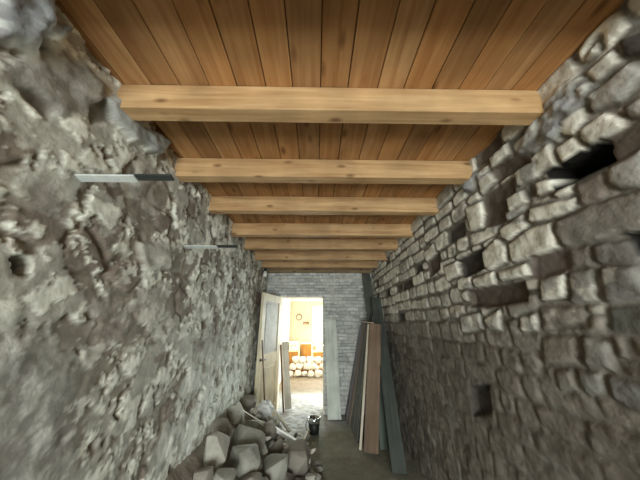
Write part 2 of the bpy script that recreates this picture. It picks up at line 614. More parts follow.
# smeared mortar along the top around the beam ends
for poly, h0 in (([(536, 112), (560, 84), (592, 72), (590, 98), (572, 120), (556, 140), (528, 160), (515, 156)], .028),
                 ([(468, 176), (478, 172), (488, 176), (476, 190), (466, 194)], .035)):
    d = poly_dist(wa, wb, to_wall(poly, XR))
    mm = sstep(-.02, .03, d) * (0.55 + .45 * sstep(-.2, .2, fbm(A * 11, B * 11, 71)))
    Hr = Hr * (1 - mm) + (h0 + .03 * fbm(A * 13, B * 13, 73)) * mm
    ch = lerp3(ch, (0.27, 0.275, 0.275), mm)
    ww_all *= 1 - mm
Hr += 0.006 * fbm(A * 12, B * 12, 5) + 0.003 * fbm(A * 38, B * 38, 6, 3)
low = sstep(1.3, .5, B)
Hr += low * (0.012 * fbm(A * 7 + B * 5, B * 8 - A * 3, 55) + .008 * np.abs(fbm(A * 16 + B * 9, B * 16, 57)))
flake = sstep(-.08, .14, fbm(A * 13, B * 13, 91, 5, .6) + (ww_all - .55) * .9) * np.clip(ww_all * 1.4, 0, 1)
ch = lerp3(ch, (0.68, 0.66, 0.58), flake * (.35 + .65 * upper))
ch *= (0.82 + .36 * vnoise(A * 26, B * 26, 92))[..., None]
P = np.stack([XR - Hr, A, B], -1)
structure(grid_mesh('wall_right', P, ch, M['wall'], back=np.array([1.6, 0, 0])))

# --- left wall: rubble half hidden under broken plaster
wu = A + .05 * fbm(A * 4, B * 4, 101)
wv_ = B + .05 * fbm(A * 4 + 7, B * 4, 103)
f1, f2, cid = worley(wu / .23, wv_ / .17, 3)
edge = sstep(.03, .22, f2 - f1)
stone_h = (-.010 + .018 * cid) * edge - .012 * (1 - edge)
pl = fbm(A * 2.3, B * 2.6, 111, 5, .55)
pl_h = -.004 + .016 * pl + .003 * fbm(A * 9, B * 9, 113)
chip = fbm(A * 7.5, B * 7.5, 117, 5, .6)
pm = sstep(-.04, .03, pl * .6 + chip * .7 + .05)                    # where plaster still holds, with crisp broken edges
Hl = stone_h * (1 - pm) + np.maximum(pl_h + .010, stone_h * .6) * pm
cl = np.zeros(A.shape + (3,)) + np.array((0.285, 0.262, 0.218))
cl = lerp3(cl, (0.225, 0.19, 0.158), sstep(.55, .75, cid))
cl = lerp3(cl, (0.43, 0.425, 0.375), pm)
wh = sstep(.05, .17, fbm(A * 10, B * 11, 121, 6, .68) + .30 * chip) * sstep(-.5, .1, pl + .3)
cl = lerp3(cl, (0.82, 0.83, 0.75), wh * .85)
Hl += wh * .006


def patch(poly, col=None, h=None, k=.03, amt=1.0, rough=.01, seed=200, wash=None):
    global Hl, cl
    d = poly_dist(A + .03 * fbm(A * 9, B * 9, seed), B + .03 * fbm(A * 9 + 3, B * 9, seed + 1), to_wall(poly, XL))
    mm = sstep(-k, k, d) * amt
    if h is not None:
        Hl = Hl * (1 - mm) + (h + rough * fbm(A * 10, B * 10, seed + 2)) * mm
    if col is not None:
        cl = lerp3(cl, col, mm * .85)


patch([(-30, 300), (30, 330), (85, 365), (70, 480), (70, 560), (-60, 560)], (0.275, 0.275, 0.26), .02, .12, .8, .018, 201)
patch([(-20, 60), (60, 48), (108, 92), (100, 112), (62, 116), (20, 84), (-20, 70)], (0.20, 0.185, 0.165), .03, .03, .9, .015, 205)  # corner vignette darkening put into this and the next two colours
patch([(-30, -40), (36, -20), (40, 25), (28, 46), (-20, 30)], (0.17, 0.18, 0.20), .085, .03, 1, .03, 209)
patch([(41, 20), (62, 26), (60, 40), (44, 36)], (0.18, 0.19, 0.205), .07, .02, 1, .02, 213)
patch([(26, 34), (38, 30), (46, 40), (34, 44)], (0.05, 0.045, 0.04), -.05, .015, 1, .01, 217)  # hollow with its shade painted near black
patch([(12, 84), (30, 88), (52, 110), (46, 119), (22, 100)], (0.15, 0.125, 0.105), -.005, .012, 1, .01, 221)
patch([(104, 98), (120, 99), (130, 118), (168, 142), (160, 154), (130, 140), (112, 120)], (0.30, 0.305, 0.30), .05, .015, 1, .012, 225)
patch([(86, 106), (104, 102), (112, 126), (92, 128)], (0.16, 0.15, 0.125), .0, .012, 1, .01, 229)
patch([(12, 256), (28, 258), (28, 272), (13, 272)], (0.05, 0.05, 0.045), -.09, .01, 1, .005, 233)  # small hole, shade painted in as near-black colour
patch([(104, 316), (128, 322), (126, 342), (106, 338)], (0.20, 0.155, 0.135), .0, .015, .9, .01, 237)
patch([(192, 340), (226, 334), (224, 352), (194, 360)], (0.19, 0.15, 0.12), -.005, .015, .9, .01, 241)
patch([(30, 190), (60, 188), (66, 226), (34, 228)], (0.20, 0.175, 0.155), .0, .02, .8, .01, 245)
patch([(98, 172), (150, 188), (160, 226), (124, 214)], (0.21, 0.19, 0.165), -.01, .02, .6, .01, 249)
patch([(80, 290), (170, 285), (180, 330), (100, 350)], (0.29, 0.26, 0.225), .01, .04, .5, .02, 253)
patch([(140, 245), (168, 238), (170, 268), (145, 272)], (0.50, 0.50, 0.45), .03, .015, .8, .01, 257)
# whitewash along the wall foot, paled to paint in daylight from the door
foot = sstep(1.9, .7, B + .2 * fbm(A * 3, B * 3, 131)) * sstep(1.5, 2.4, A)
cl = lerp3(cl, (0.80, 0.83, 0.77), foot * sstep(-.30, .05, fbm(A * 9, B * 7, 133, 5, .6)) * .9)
Hl += 0.003 * fbm(A * 12, B * 12, 141) + 0.002 * fbm(A * 30, B * 30, 143, 3) - .010
ridge = 1 - np.abs(fbm(A * 10, B * 8, 145, 3))
Hl += .014 * (ridge - .8) * sstep(1.2, 2.2, A)
cl *= (0.84 + .32 * vnoise(A * 24, B * 24, 147))[..., None]
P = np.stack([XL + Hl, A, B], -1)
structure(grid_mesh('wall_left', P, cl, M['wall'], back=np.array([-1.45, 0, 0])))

# --- far (end) wall of thin flat stones with the doorway in it
nx = np.concatenate([np.linspace(-1.05, DX0, 33), np.linspace(DX0, DX1, 72)[1:], np.linspace(DX1, 1.2, 96)[1:]])
nz = np.concatenate([np.linspace(0, DZ, 180), np.linspace(DZ, 2.66, 62)[1:]])
A2, B2 = np.meshgrid(nx, nz, indexing='ij')
He = -0.006 + .006 * fbm(A2 * 12, B2 * 12, 301)
ce = np.zeros(A2.shape + (3,)) + np.array((0.24, 0.24, 0.225))
z = 0.0
w2 = A2 + .012 * fbm(A2 * 9, B2 * 9, 303)
v2 = B2 + .012 * fbm(A2 * 5, B2 * 9, 305)
while z < 2.7:
    hr = rr.uniform(.05, .085)
    x = -1.1 - rr.uniform(0, .2)
    while x < 1.25:
        l = rr.uniform(.12, .30)
        d = np.minimum(np.minimum(w2 - x, x + l - w2), np.minimum(v2 - z, z + hr - v2))
        mm = sstep(.0, .012, d)
        He = He * (1 - mm) + rr.uniform(.006, .026) * mm
        ce = lerp3(ce, np.array((0.56, 0.58, 0.57)) * rr.uniform(.7, 1.15), mm)
        x += l
    z += hr
He += .005 * fbm(A2 * 30, B2 * 30, 307, 3)
near = np.minimum.reduce([np.maximum(np.maximum(DX0 - A2, A2 - DX1), B2 - DZ), np.full(A2.shape, .05)])
He *= sstep(0, .03, np.clip(near, 0, 1))
ce = lerp3(ce, (0.55, 0.55, 0.51), sstep(.05, .3, fbm(A2 * 6, B2 * 8, 309, 5, .6)) * .7)
cxm = (A2[:-1, :-1] + A2[1:, 1:]) / 2
czm = (B2[:-1, :-1] + B2[1:, 1:]) / 2
hole = (cxm > DX0) & (cxm < DX1) & (czm < DZ)
P = np.stack([A2, YE - He, B2], -1)
structure(grid_mesh('wall_end', P, ce, M['wall'], hole=hole))
bm = bmesh.new()
YB = 5.36
add_box(bm, (-1.45, YE, 0), (DX0, YB, 2.9))
add_box(bm, (DX1, YE, 0), (2.9, YB, 2.9))
add_box(bm, (DX0, YE, DZ), (DX1, YB, 2.9))
for v in bm.verts:
    if v.co.y < YE + .01:
        v.co.y += .004
structure(from_bm('wall_core', bm, M['far_left']))

# --- plain shell behind the viewer, with the doorway the daylight comes through
bm = bmesh.new()
add_box(bm, (-1.45, -3.2, 0), (XL, Y0, 2.9))
structure(from_bm('wall_left_rear', bm, M['shell']))
bm = bmesh.new()
add_box(bm, (XR, -3.2, 0), (1.6, Y0, 2.9))
structure(from_bm('wall_right_rear', bm, M['shell']))
bm = bmesh.new()
add_box(bm, (-1.45, -3.5, 0), (-.9, -3.2, 2.9))
add_box(bm, (.9, -3.5, 0), (1.6, -3.2, 2.9))
add_box(bm, (-.9, -3.5, 2.05), (.9, -3.2, 2.9))
structure(from_bm('wall_rear', bm, M['shell']))

# --- floor
fx = np.linspace(-1.4, 2.9, 120)
fy = np.linspace(-3.4, 9.4, 420)
A3, B3 = np.meshgrid(fx, fy, indexing='ij')
inner = sstep(2.6, 3.2, B3)
hz = .006 * fbm(A3 * 4, B3 * 4, 401) + .004 * fbm(A3 * 14, B3 * 14, 403)
g1, g2, gid = worley(A3 / .16, B3 / .13, 7)
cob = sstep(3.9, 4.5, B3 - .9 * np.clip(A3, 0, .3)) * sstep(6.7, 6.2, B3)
hz += cob * (.016 * sstep(.03, .2, g2 - g1) - .012)
cf = np.zeros(A3.shape + (3,)) + np.array((0.25, 0.25, 0.20))
cf = lerp3(cf, (0.31, 0.307, 0.255), sstep(-.1, .4, fbm(A3 * 3, B3 * 3, 405)))
cf = lerp3(cf, (0.42, 0.435, 0.47), cob * (.6 + .4 * gid))  # cobbles by the door, bluish window light painted into their colour
cf = lerp3(cf, (0.19, 0.145, 0.10), sstep(6.1, 6.8, B3))
hz += sstep(6.3, 7.6, B3) * .03
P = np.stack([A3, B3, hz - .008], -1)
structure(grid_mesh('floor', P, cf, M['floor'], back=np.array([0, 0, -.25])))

# --- ceiling boards (one boarded ceiling)
bm = bmesh.new()
cl_layer = bm.verts.layers.float_color.new('Col')
x = 0.036 - .145 * 8
rb = random.Random(9)
k = 0
while x < 1.35:
    wd = .145 * rb.uniform(.93, 1.07)
    vs = add_box(bm, (x + .0022, -3.5, ZC + rb.uniform(-.002, .003)), (x + wd - .0022, 5.4, ZC + .03), .003)
    t = rb.uniform(.56, .84)
    hue = rb.uniform(-.05, .05)
    for v in vs:
        v[cl_layer] = (min(1.2, t * (1 + hue)), t, t * (1 - hue * 1.5), 1)
    x += wd
    k += 1
vs = add_box(bm, (-1.45, -3.5, ZC + .031), (1.6, 5.4, ZC + .12))
for v in vs:
    v[cl_layer] = (.25, .22, .2, 1)
structure(from_bm('ceiling', bm, M['boards']))

# --- old timber along the top of the end wall
bm = bmesh.new()
add_box(bm, (-1.02, YE - .075, 2.50), (1.16, YE + .03, 2.645), .008)
structure(from_bm('trim_1', bm, M['plate']))

# --- far room
FX0, FX1, FY = -.95, 2.6, 9.25
bm = bmesh.new()
add_box(bm, (-1.45, YB, 0), (FX0, FY, 2.9))
structure(from_bm('wall_far_left', bm, M['far_left']))
WX0, WX1, WZ0, WZ1 = -.15, 1.95, .82, 2.17  # right part, out of view, widened to send more light through the doorway
bm = bmesh.new()
add_box(bm, (-1.45, FY, 0), (WX0, FY + .35, 2.9))
add_box(bm, (WX1, FY, 0), (2.9, FY + .35, 2.9))
add_box(bm, (WX0, FY, 0), (WX1, FY + .35, WZ0))
add_box(bm, (WX0, FY, WZ1), (WX1, FY + .35, 2.9))
structure(from_bm('wall_far', bm, M['far_wall']))
bm = bmesh.new()
add_box(bm, (FX1, YB, 0), (2.9, 5.85, 2.9))
add_box(bm, (FX1, 7.35, 0), (2.9, FY, 2.9))
add_box(bm, (FX1, 5.85, 0), (2.9, 7.35, .85))  # unseen opening added to let in side fill light
add_box(bm, (FX1, 5.85, 2.15), (2.9, 7.35, 2.9))
structure(from_bm('wall_far_right', bm, M['far_wall']))
structure(box_obj('ceiling_far', (-1.45, 5.4, 2.68), (2.9, 9.6, 2.8), M['far_left']))
structure(box_obj('trim_2', (FX0, FY - .025, 2.30), (FX1, FY, 2.42), M['plaster_white'], bevel=.004))
wf = empty('window_1', (WX0, FY + .15, WZ0))
structure(wf)
bm = bmesh.new()
cx = (WX0 + WX1) / 2
for lo, hi in (((0, 0, 0), (.05, .05, 1.35)), ((2.05, 0, 0), (2.10, .05, 1.35)), ((.05, 0, 0), (2.05, .05, .05)),
               ((.05, 0, 1.30), (2.05, .05, 1.35)), ((.68, 0, .05), (.72, .05, 1.30)), ((1.38, 0, .05), (1.42, .05, 1.30))):
    add_box(bm, lo, hi, .004)
from_bm('window_frame', bm, M['white'], wf)
box_obj('window_sill', (-.04, -.20, -.03), (2.14, 0, 0), M['white'], wf, .004)


# ------------------------------------------------------------ beams
def beam_mesh(seed):
    bm = bmesh.new()
    add_box(bm, (-1.10, 0, 0), (1.13, .085, .152), .005)
    me = bpy.data.meshes.new('ceiling_beam')
    bmesh.ops.recalc_face_normals(bm, faces=bm.faces)
    bm.to_mesh(me)
    bm.free()
    me.materials.append(M['beam'])
    return me


bmesh_shared = beam_mesh(0)
beam_rows = [(0.903, 'pine ceiling beam nearest the viewer, the longest and thickest across the picture'),
             (1.475, 'pine ceiling beam second from the viewer, behind the nearest beam'),
             (2.025, 'pine ceiling beam third from the viewer, near where the second wall bracket sticks out'),
             (2.67, 'pine ceiling beam fourth from the viewer'),
             (3.21, 'pine ceiling beam third from the stone end wall'),
             (3.81, 'pine ceiling beam second from the stone end wall'),
             (4.39, 'pine ceiling beam closest to the stone end wall, the shortest looking one')]
for i, (y, lab) in enumerate(beam_rows):
    o = bpy.data.objects.new('ceiling_beam', bmesh_shared)
    COL.objects.link(o)
    o.location = (0.07, y, 2.496)
    tag(o, lab, 'beam', 'pine ceiling beams')
for y in (0.33, -.25, -.82, -1.4, -1.97, -2.54):
    o = bpy.data.objects.new('ceiling_beam', bmesh_shared)
    COL.objects.link(o)
    o.location = (0.07, y, 2.496)
    tag(o, 'pine ceiling beam overhead behind the viewer', 'beam', 'beams behind the viewer')


# ------------------------------------------------------------ door leaf standing open
hinge = Vector((-.725, 4.965, 0.012))
tip = Vector((-.93, 4.195, 0.012))
dr = empty('door_1', hinge)
structure(dr)
ang = math.atan2((tip - hinge).y, (tip - hinge).x)
dr.rotation_euler = (0, 0, ang)
W, HD, T = .80, 2.0, .042
bm = bmesh.new()
st = .115
for lo, hi in (((0, 0, 0), (st, T, HD)), ((W - st, 0, 0), (W, T, HD)), ((st, 0, 0), (W - st, T, .22)),
               ((st, 0, .86), (W - st, T, 1.02)), ((st, 0, HD - .13), (W - st, T, HD))):
    add_box(bm, lo, hi, .004)
from_bm('door_frame', bm, M['door'], dr)
bm = bmesh.new()
add_box(bm, (st - .01, .012, .21), (W - st + .01, T - .012, .87))
add_box(bm, (st + .05, .005, .27), (W - st - .05, T - .005, .81), .006)
from_bm('door_panel', bm, M['door'], dr)
bm = bmesh.new()
add_box(bm, (st - .01, .012, 1.01), (W - st + .01, T - .012, HD - .12))
add_box(bm, (st + .05, .005, 1.07), (W - st - .05, T - .005, HD - .18), .006)
o = from_bm('door_panel', bm, M['door_panel'], dr)
o['label'] = 'greyish scuffed upper door panel'
bm = bmesh.new()
for sd in (-1, 1):
    y_ = T / 2 + sd * (T / 2)
    add_tube(bm, [(W - .055, y_, .95), (W - .055, y_ + sd * .045, .95), (W - .16, y_ + sd * .045, .95)], .009, 10)
    add_tube(bm, [(W - .055, y_, .95), (W - .055, y_ + sd * .006, .95)], .024, 16)
from_bm('door_handle', bm, M['dark_metal'], dr, True)


# ------------------------------------------------------------ planks and boards
def plank(name, foot, top, width, thick, wdir, mat, label, cat='plank', group=None, bevel=.004):
    """A board standing on its foot; wdir = direction of its width. One mesh, origin at the foot."""
    f, t = Vector(foot), Vector(top)
    zax = (t - f).normalized()
    xax = Vector(wdir)
    xax = (xax - zax * xax.dot(zax)).normalized()
    yax = zax.cross(xax)
    L_ = (t - f).length
    m3 = Matrix((xax, yax, zax)).transposed()
    # raise so that the lowest corner touches the floor
    low_ = min((m3 @ Vector((sx * width / 2, sy * thick / 2, 0))).z for sx in (-1, 1) for sy in (-1, 1))
    bm = bmesh.new()
    vs = add_box(bm, (-width / 2, -thick / 2, 0), (width / 2, thick / 2, L_), bevel)
    ph = random.uniform(0, 6)
    o = from_bm(name, bm, mat)
    o.matrix_world = Matrix.Translation(f + Vector((0, 0, -low_ + .001))) @ m3.to_4x4()
    tag(o, label, cat, group)
    return o


plank('wooden_plank', (.315, 4.73, 0), (.275, 4.925, 1.56), .225, .035, (1, 0, 0), M['white_plank'],
      'pale whitewashed plank standing upright against the end wall beside the doorway')
lean = [(4.80, .24, 'violet_plank', 'grey-violet plank leaning deepest in the corner behind the brown board', 1.46),
        (4.55, .22, 'taupe_plank', 'taupe leaning plank, second from the end wall in the dark leaning row', 1.50),
        (4.30, .24, 'dark_plank', 'dark leaning plank in the middle of the row behind the brown board', 1.50),
        (4.04, .24, 'dark_plank', 'dark leaning plank directly behind the brown board', 1.50)]
for y, wd, mt, lab, zt in lean:
    plank('leaning_plank', (.515 + (4.9 - y) * .05, y, 0), (.86 + (4.9 - y) * .03, y, zt), wd, .03, (0, 1, 0), M[mt], lab, group='row of planks leaning to the right')
box_obj_l = plank('lit_edge_strip', (.565, 3.72, 0), (.80, 3.86, 1.49), .03, .03, (0, 1, 0), M['lath'],
                  'thin pale strip standing in for the lit edge of the brown board')  # added pale strip, paints the brown board's lit edge
plank('brown_board', (.680, 3.62, 0), (.885, 3.79, 1.49), .175, .04, (1, 0, 0), M['brown_plank'],
      'broad brown board leaning in front of the dark planks', 'board')
plank('grey_green_board', (.855, 3.70, 0), (.985, 4.20, 1.60), .10, .03, (1, .15, 0), M['green_plank'],
      'grey-green board just right of the broad brown board', 'board')
plank('slate_board', (.885, 3.18, 0), (1.05, 4.30, 1.92), .155, .035, (1, 0, 0), M['slate_plank'],
      'dark slate-coloured board whose foot stands nearest, leaning along the right wall', 'board')
plank('tall_board', (.99, 3.95, 0), (1.01, 4.82, 2.46), .16, .035, (1, .05, 0), M['dark_plank'],
      'tall dark board reaching up to the ceiling timber in the far right corner', 'board')

o = box_obj('top_edge_strip', (-.016, -.47, -.012), (.016, .47, .012), M['lath'], None, .003)  # added strip, stands in for the planks' light top edge
o.location = (.885, 4.40, 1.53)
o.rotation_euler = (R(1.8), 0, 0)
tag(o, 'added pale strip for the light top edge of the dark leaning planks', 'strip')
# stick and plank by the door
plank('wooden_stick', (-.735, 4.30, 0.0), (-.865, 4.20, 1.25), .03, .022, (0, 1, 0), M['stick'],
      'thin dark brown stick leaning against the open door leaf', 'stick')
plank('pale_board', (-.505, 5.24, 0), (-.628, 5.24, 1.16), .13, .025, (1, .5, 0), M['pale_plank'],
      'pale board leaning on the left side of the doorway', 'board')
plank('brown_batten', (-.575, 5.10, 0), (-.685, 5.09, 1.12), .035, .03, (0, 1, 0), M['stick'],
      'narrow brown batten leaning on the doorway reveal before the pale board', 'batten')

# ------------------------------------------------------------ wall brackets
for (y, z, lab) in ((.886, 2.082, 'pale bracket bar with dark tip on the left wall, nearer the viewer'),
                    (1.784, 2.062, 'pale bracket bar with dark tip on the left wall, farther from the viewer')):
    e = empty('wall_bracket', (XL, y, z))
    tag(e, lab, 'bracket', 'bracket bars on the left wall')
    bm = bmesh.new()
    add_box(bm, (-.06, -.019, -.004), (.235, .019, .004), .0015)
    o = from_bm('bracket_bar', bm, M['pale_metal'], e)
    o['label'] = 'pale half of the bar'
    bm = bmesh.new()
    add_box(bm, (.215, -.016, .004), (.385, .016, .012), .002)
    from_bm('bracket_tip', bm, M['dark'], e)
    e.rotation_euler = (R(-14), 0, 0)
e = empty('light_fitting', (-.955, 4.45, 2.49))
tag(e, 'small white fitting high in the far left corner under the last beam', 'fitting')
bm = bmesh.new()
add_lathe(bm, [(.012, .0), (.03, -.01), (.03, -.05), (.018, -.055)], 20)
from_bm('lamp_holder', bm, M['dark'], e, True)
bm = bmesh.new()
add_lathe(bm, [(.014, -.05), (.02, -.07), (.036, -.10), (.040, -.125), (.032, -.15), (.012, -.165)], 20)
from_bm('bulb', bm, M['white'], e, True)


# ------------------------------------------------------------ rubble heap along the left wall
def heap_w(y):
    return np.interp(y, [1.2, 2.2, 3.2, 4.0, 4.5, 4.72, 4.85], [1.05, 1.1, 1.02, .78, .36, .14, .05])


def heap_h(x, y):
    s = np.clip((x - XL) / heap_w(y), 0, 1)
    top = np.interp(y, [1.0, 1.4, 4.1, 4.5, 4.8], [.40, .55, .55, .38, .0])
    return top * (1 - s) ** 1.15 - .004


hx = np.linspace(XL - .02, .12, 90)
hy = np.linspace(1.0, 4.85, 260)
A4, B4 = np.meshgrid(hx, hy, indexing='ij')
Hh = heap_h(A4, B4)
n_ = sstep(.0, .15, A4 - XL)
Hh = Hh - .05 * n_ * sstep(.02, .2, Hh) + (.012 + .02 * n_) * fbm(A4 * 8, B4 * 8, 501) * sstep(0, .08, Hh) - .012
Hh[0] = Hh[1]
P = np.stack([A4, B4, Hh], -1)
cc = np.zeros(P.shape) + .2
hp_o = grid_mesh('mortar_heap', P, cc, M['dirt'], back=np.array([0, 0, -.1]))
tag(hp_o, 'smooth grey-brown bank of mortar dust along the foot of the left wall', 'dirt', kind='stuff')


def rock_mesh(name, rx, ry, rz, seed, flat=20):
    """angular broken stone: bevelled convex hull of points scattered over a rough block"""
    rnd = random.Random(seed)
    bm = bmesh.new()
    for k_ in range(flat):
        d = Vector((rnd.gauss(0, 1), rnd.gauss(0, 1), rnd.gauss(0, 1))).normalized()
        m_ = max(abs(c_) for c_ in d)
        d = d * (.62 / m_ + .38) * rnd.uniform(.88, 1.06)
        bm.verts.new((d.x * rx, d.y * ry, d.z * rz))
    h_ = bmesh.ops.convex_hull(bm, input=bm.verts)
    junk = list({g for g in h_['geom_interior'] + h_['geom_unused'] if isinstance(g, bmesh.types.BMVert)})
    if junk:
        bmesh.ops.delete(bm, geom=junk, context='VERTS')
    bmesh.ops.dissolve_limit(bm, angle_limit=R(22), verts=bm.verts, edges=bm.edges)
    bmesh.ops.bevel(bm, geom=list(bm.edges), offset=.11 * min(rx, ry, rz), segments=2, affect='EDGES', profile=.6, clamp_overlap=True)
    bmesh.ops.triangulate(bm, faces=[f for f in bm.faces if len(f.verts) > 4])
    me = bpy.data.meshes.new(name)
    bmesh.ops.recalc_face_normals(bm, faces=bm.faces)
    bm.to_mesh(me)
    bm.free()
    for p in me.polygons:
        p.use_smooth = True
    me.set_sharp_from_angle(angle=R(28))
    return me


def march(px, py):
    d = ray(px, py)
    p = np.array([0, 0, EYE])
    t = 1.2
    while t < 6:
        q = p + d * t
        hh = float(heap_h(q[0], q[1])) if q[0] < .1 else 0
        if q[2] <= max(hh, 0) + .05:
            return q, t
        t += .01
    return p + d * t, t


rocks = []  # (x, y, z, r)


def rock(px, py, hw, hh, mt, label, seed, name='rubble_stone', group='rubble stones in the heap', tilt=0, flat=24):
    q, t = march(px, py)
    rx, rz = hw * t / F_PX * .98, hh * t / F_PX * 1.0
    ry = (rx + rz) / 2
    me = rock_mesh(name, rx, ry, rz, seed, flat)
    o = link(name, me, M[mt])
    o.location = (q[0], q[1], max(q[2] - .05 + rz * .30, rz * .55))
    o.rotation_euler = (random.uniform(-.2, .2), tilt, random.uniform(-.5, .5))
    tag(o, label, 'stone', group)
    rocks.append((o.location.x, o.location.y, o.location.z, (rx * ry * rz) ** (1 / 3)))
    return o


G_ = 'rubble stones in the heap'
rock(215, 453, 14, 18, 'rock_pale', 'largest pale squarish rubble stone at the left front of the heap', 21, flat=20)
rock(245, 437, 20, 11, 'rock', 'broad slab-like rubble stone tilted across the middle of the heap', 22, tilt=.35, flat=20)
rock(245, 459, 17, 14, 'rock', 'blocky rubble stone below the tilted slab, right of the largest pale stone', 23, flat=20)
rock(236, 411, 9, 10, 'rock_pale', 'small upright rubble stone near the top of the heap below the wall', 24)
rock(248, 400, 9, 7, 'rock_brown', 'rubble stone topping the heap just left of the door leaf', 25)
rock(255, 427, 9, 8, 'rock', 'round rubble stone above the tilted slab, left of the white rag', 26)
rock(269, 431, 8, 10, 'rock_brown', 'upright brownish rubble stone just below the white rag', 27)
rock(273, 466, 16, 13, 'rock', 'large dark rubble stone at the front middle of the heap', 28)
rock(296, 461, 15, 15, 'rock_brown', 'large dark rubble stone at the right front edge of the heap', 29)
rock(221, 426, 12, 10, 'rock_brown', 'brown rubble stone half sunk in the mortar bank above the largest pale stone', 30)
rock(224, 476, 13, 9, 'rock', 'rubble stone cut by the picture bottom below the largest pale stone', 31)
rock(250, 478, 13, 8, 'rock_brown', 'rubble stone cut by the picture bottom below the blocky stone', 32)
rock(277, 446, 7, 8, 'rock_brown', 'small dark rubble stone between the white rag and the pale broken slab', 33)
rock(204, 472, 9, 8, 'rock_brown', 'small rubble stone at the left bottom of the heap against the bank', 34)
rock(311, 475, 6, 5, 'rock_pale', 'small pale stone at the right bottom tip of the heap', 35)
rock(262, 446, 6, 6, 'rock', 'small rubble stone right of the tilted slab', 36)
rr2 = random.Random(77)
tries = 0
cnt = 0
while tries < 4000 and cnt < 90:
    tries += 1
    y = rr2.uniform(1.9, 4.55)
    x = rr2.uniform(XL + .26, XL + .04 + float(heap_w(y)) * 1.03)
    s = (x - XL) / float(heap_w(y))
    r = rr2.uniform(.045, .08) if s < .75 else rr2.uniform(.03, .05)
    if y > 4.1:
        r *= .75
    h = max(0, float(heap_h(x, y)) - .03)
    zc = max(h + r * .15, r * .55)
    if any((x - a) ** 2 + (y - b) ** 2 + (zc - c) ** 2 < (.93 * (r + d)) ** 2 for a, b, c, d in rocks):
        continue
    me = rock_mesh('rubble_stone', r * rr2.uniform(.95, 1.3), r * rr2.uniform(.85, 1.15), r * rr2.uniform(.7, 1), 100 + tries)
    o = link('rubble_stone', me, M[rr2.choice(['rock', 'rock', 'rock_brown', 'rock_pale'])])
    o.location = (x, y, zc)
    o.rotation_euler = (rr2.uniform(-.4, .4), rr2.uniform(-.4, .4), rr2.uniform(0, 6))
    tag(o, 'grey rubble stone among many alike filling the heap along the left wall', 'stone', 'filler stones of the rubble heap')
    rocks.append((x, y, zc, r))
    cnt += 1


def on_heap(px, py, up=0.04):
    q, t = march(px, py)
    return Vector((q[0], q[1], max(float(heap_h(q[0], q[1])), 0) + up))


# white rag / plastic crumpled on top of the heap
def rag(name, p, r, seed, label, cat):
    bm = bmesh.new()
    bmesh.ops.create_icosphere(bm, subdivisions=4, radius=1)
    c = np.array([v.co[:] for v in bm.verts])
    q1 = fbm(c[:, 0] * 2.6 + seed, c[:, 1] * 2.6 + c[:, 2] * 1.9, seed, 4, .6)
    q2 = np.abs(fbm(c[:, 0] * 4 - c[:, 2] * 2, c[:, 1] * 4 + c[:, 2] * 3 + seed, seed + 3, 3))
    for v, a, b in zip(bm.verts, q1, q2):
        v.co *= .8 + .34 * a + .22 * b
        v.co = Vector((v.co.x * r[0], v.co.y * r[1], v.co.z * r[2]))
    o = from_bm(name, bm, M['rag'], smooth=True)
    o.location = p
    tag(o, label, cat)
    return o


rag('crumpled_rag', on_heap(265, 413, .08), (.13, .12, .12), 5, 'crumpled white rag on top of the heap below the door leaf', 'rag')


def lath(name, a, b, wd, th, mt, label, cat):
    a, b = Vector(a), Vector(b)
    z_ = (b - a).normalized()
    x_ = z_.cross(Vector((0, 0, 1))).normalized()
    m3 = Matrix((x_, z_.cross(x_), z_)).transposed().to_4x4()
    bm = bmesh.new()
    add_box(bm, (-wd / 2, -th / 2, 0), (wd / 2, th / 2, (b - a).length), .003)
    o = from_bm(name, bm, M[mt])
    o.matrix_world = Matrix.Translation(a) @ m3
    tag(o, label, cat)
    return o


lath('wooden_lath', on_heap(266, 409, .17), on_heap(290, 433, .06), .045, .02, 'lath', 'pale lath sloping from the rag down to the doorway floor', 'lath')
lath('broken_slab', on_heap(275, 433, .09), on_heap(299, 446, .07), .13, .03, 'rag', 'white broken slab lying across the right side of the heap', 'slab')
lath('grey_lath', on_heap(286, 434, .06), on_heap(311, 453, .06), .03, .018, 'lath', 'grey lath lying along the right edge of the heap', 'lath')
lath('short_lath', on_heap(301, 442, .02), on_heap(310, 430, .05), .03, .018, 'lath', 'short pale lath pointing at the tin pail', 'lath')
lath('thin_strip', on_heap(241, 427, .20), on_heap(262, 436, .17), .014, .008, 'lath', 'thin light strip lying on the tilted slab-like stone', 'strip')
o = link('plaster_fragment', rock_mesh('plaster_fragment', .06, .045, .03, 71), M['plaster_white'])
o.location = on_heap(283, 447, .05)
tag(o, 'small white plaster fragment below the broken white slab', 'fragment')
FR = random.Random(41)
for k, (px, py) in enumerate(((258, 417), (262, 424), (271, 420), (276, 424), (281, 421), (288, 428), (280, 438), (292, 440), (297, 449),
                              (268, 440), (286, 452), (300, 436), (252, 410), (306, 445), (313, 452), (309, 462))):
    q = FR.uniform(.022, .042)
    o = link('plaster_fragment', rock_mesh('plaster_fragment', q * 1.3, q, q * .7, 900 + k, 14), M['plaster_white'])
    o.location = on_heap(px, py, .045 + q * .4)
    o.rotation_euler = (FR.uniform(-.5, .5), FR.uniform(-.5, .5), FR.uniform(0, 6))
    tag(o, 'small white plaster crumb strewn over the right slope of the rubble heap', 'fragment', 'white crumbs on the heap')
o = link('plaster_fragment', rock_mesh('plaster_fragment', .05, .04, .03, 72), M['plaster_white'])
o.location = on_heap(305, 452, .03)
tag(o, 'small white plaster fragment at the heap edge near the pail', 'fragment')

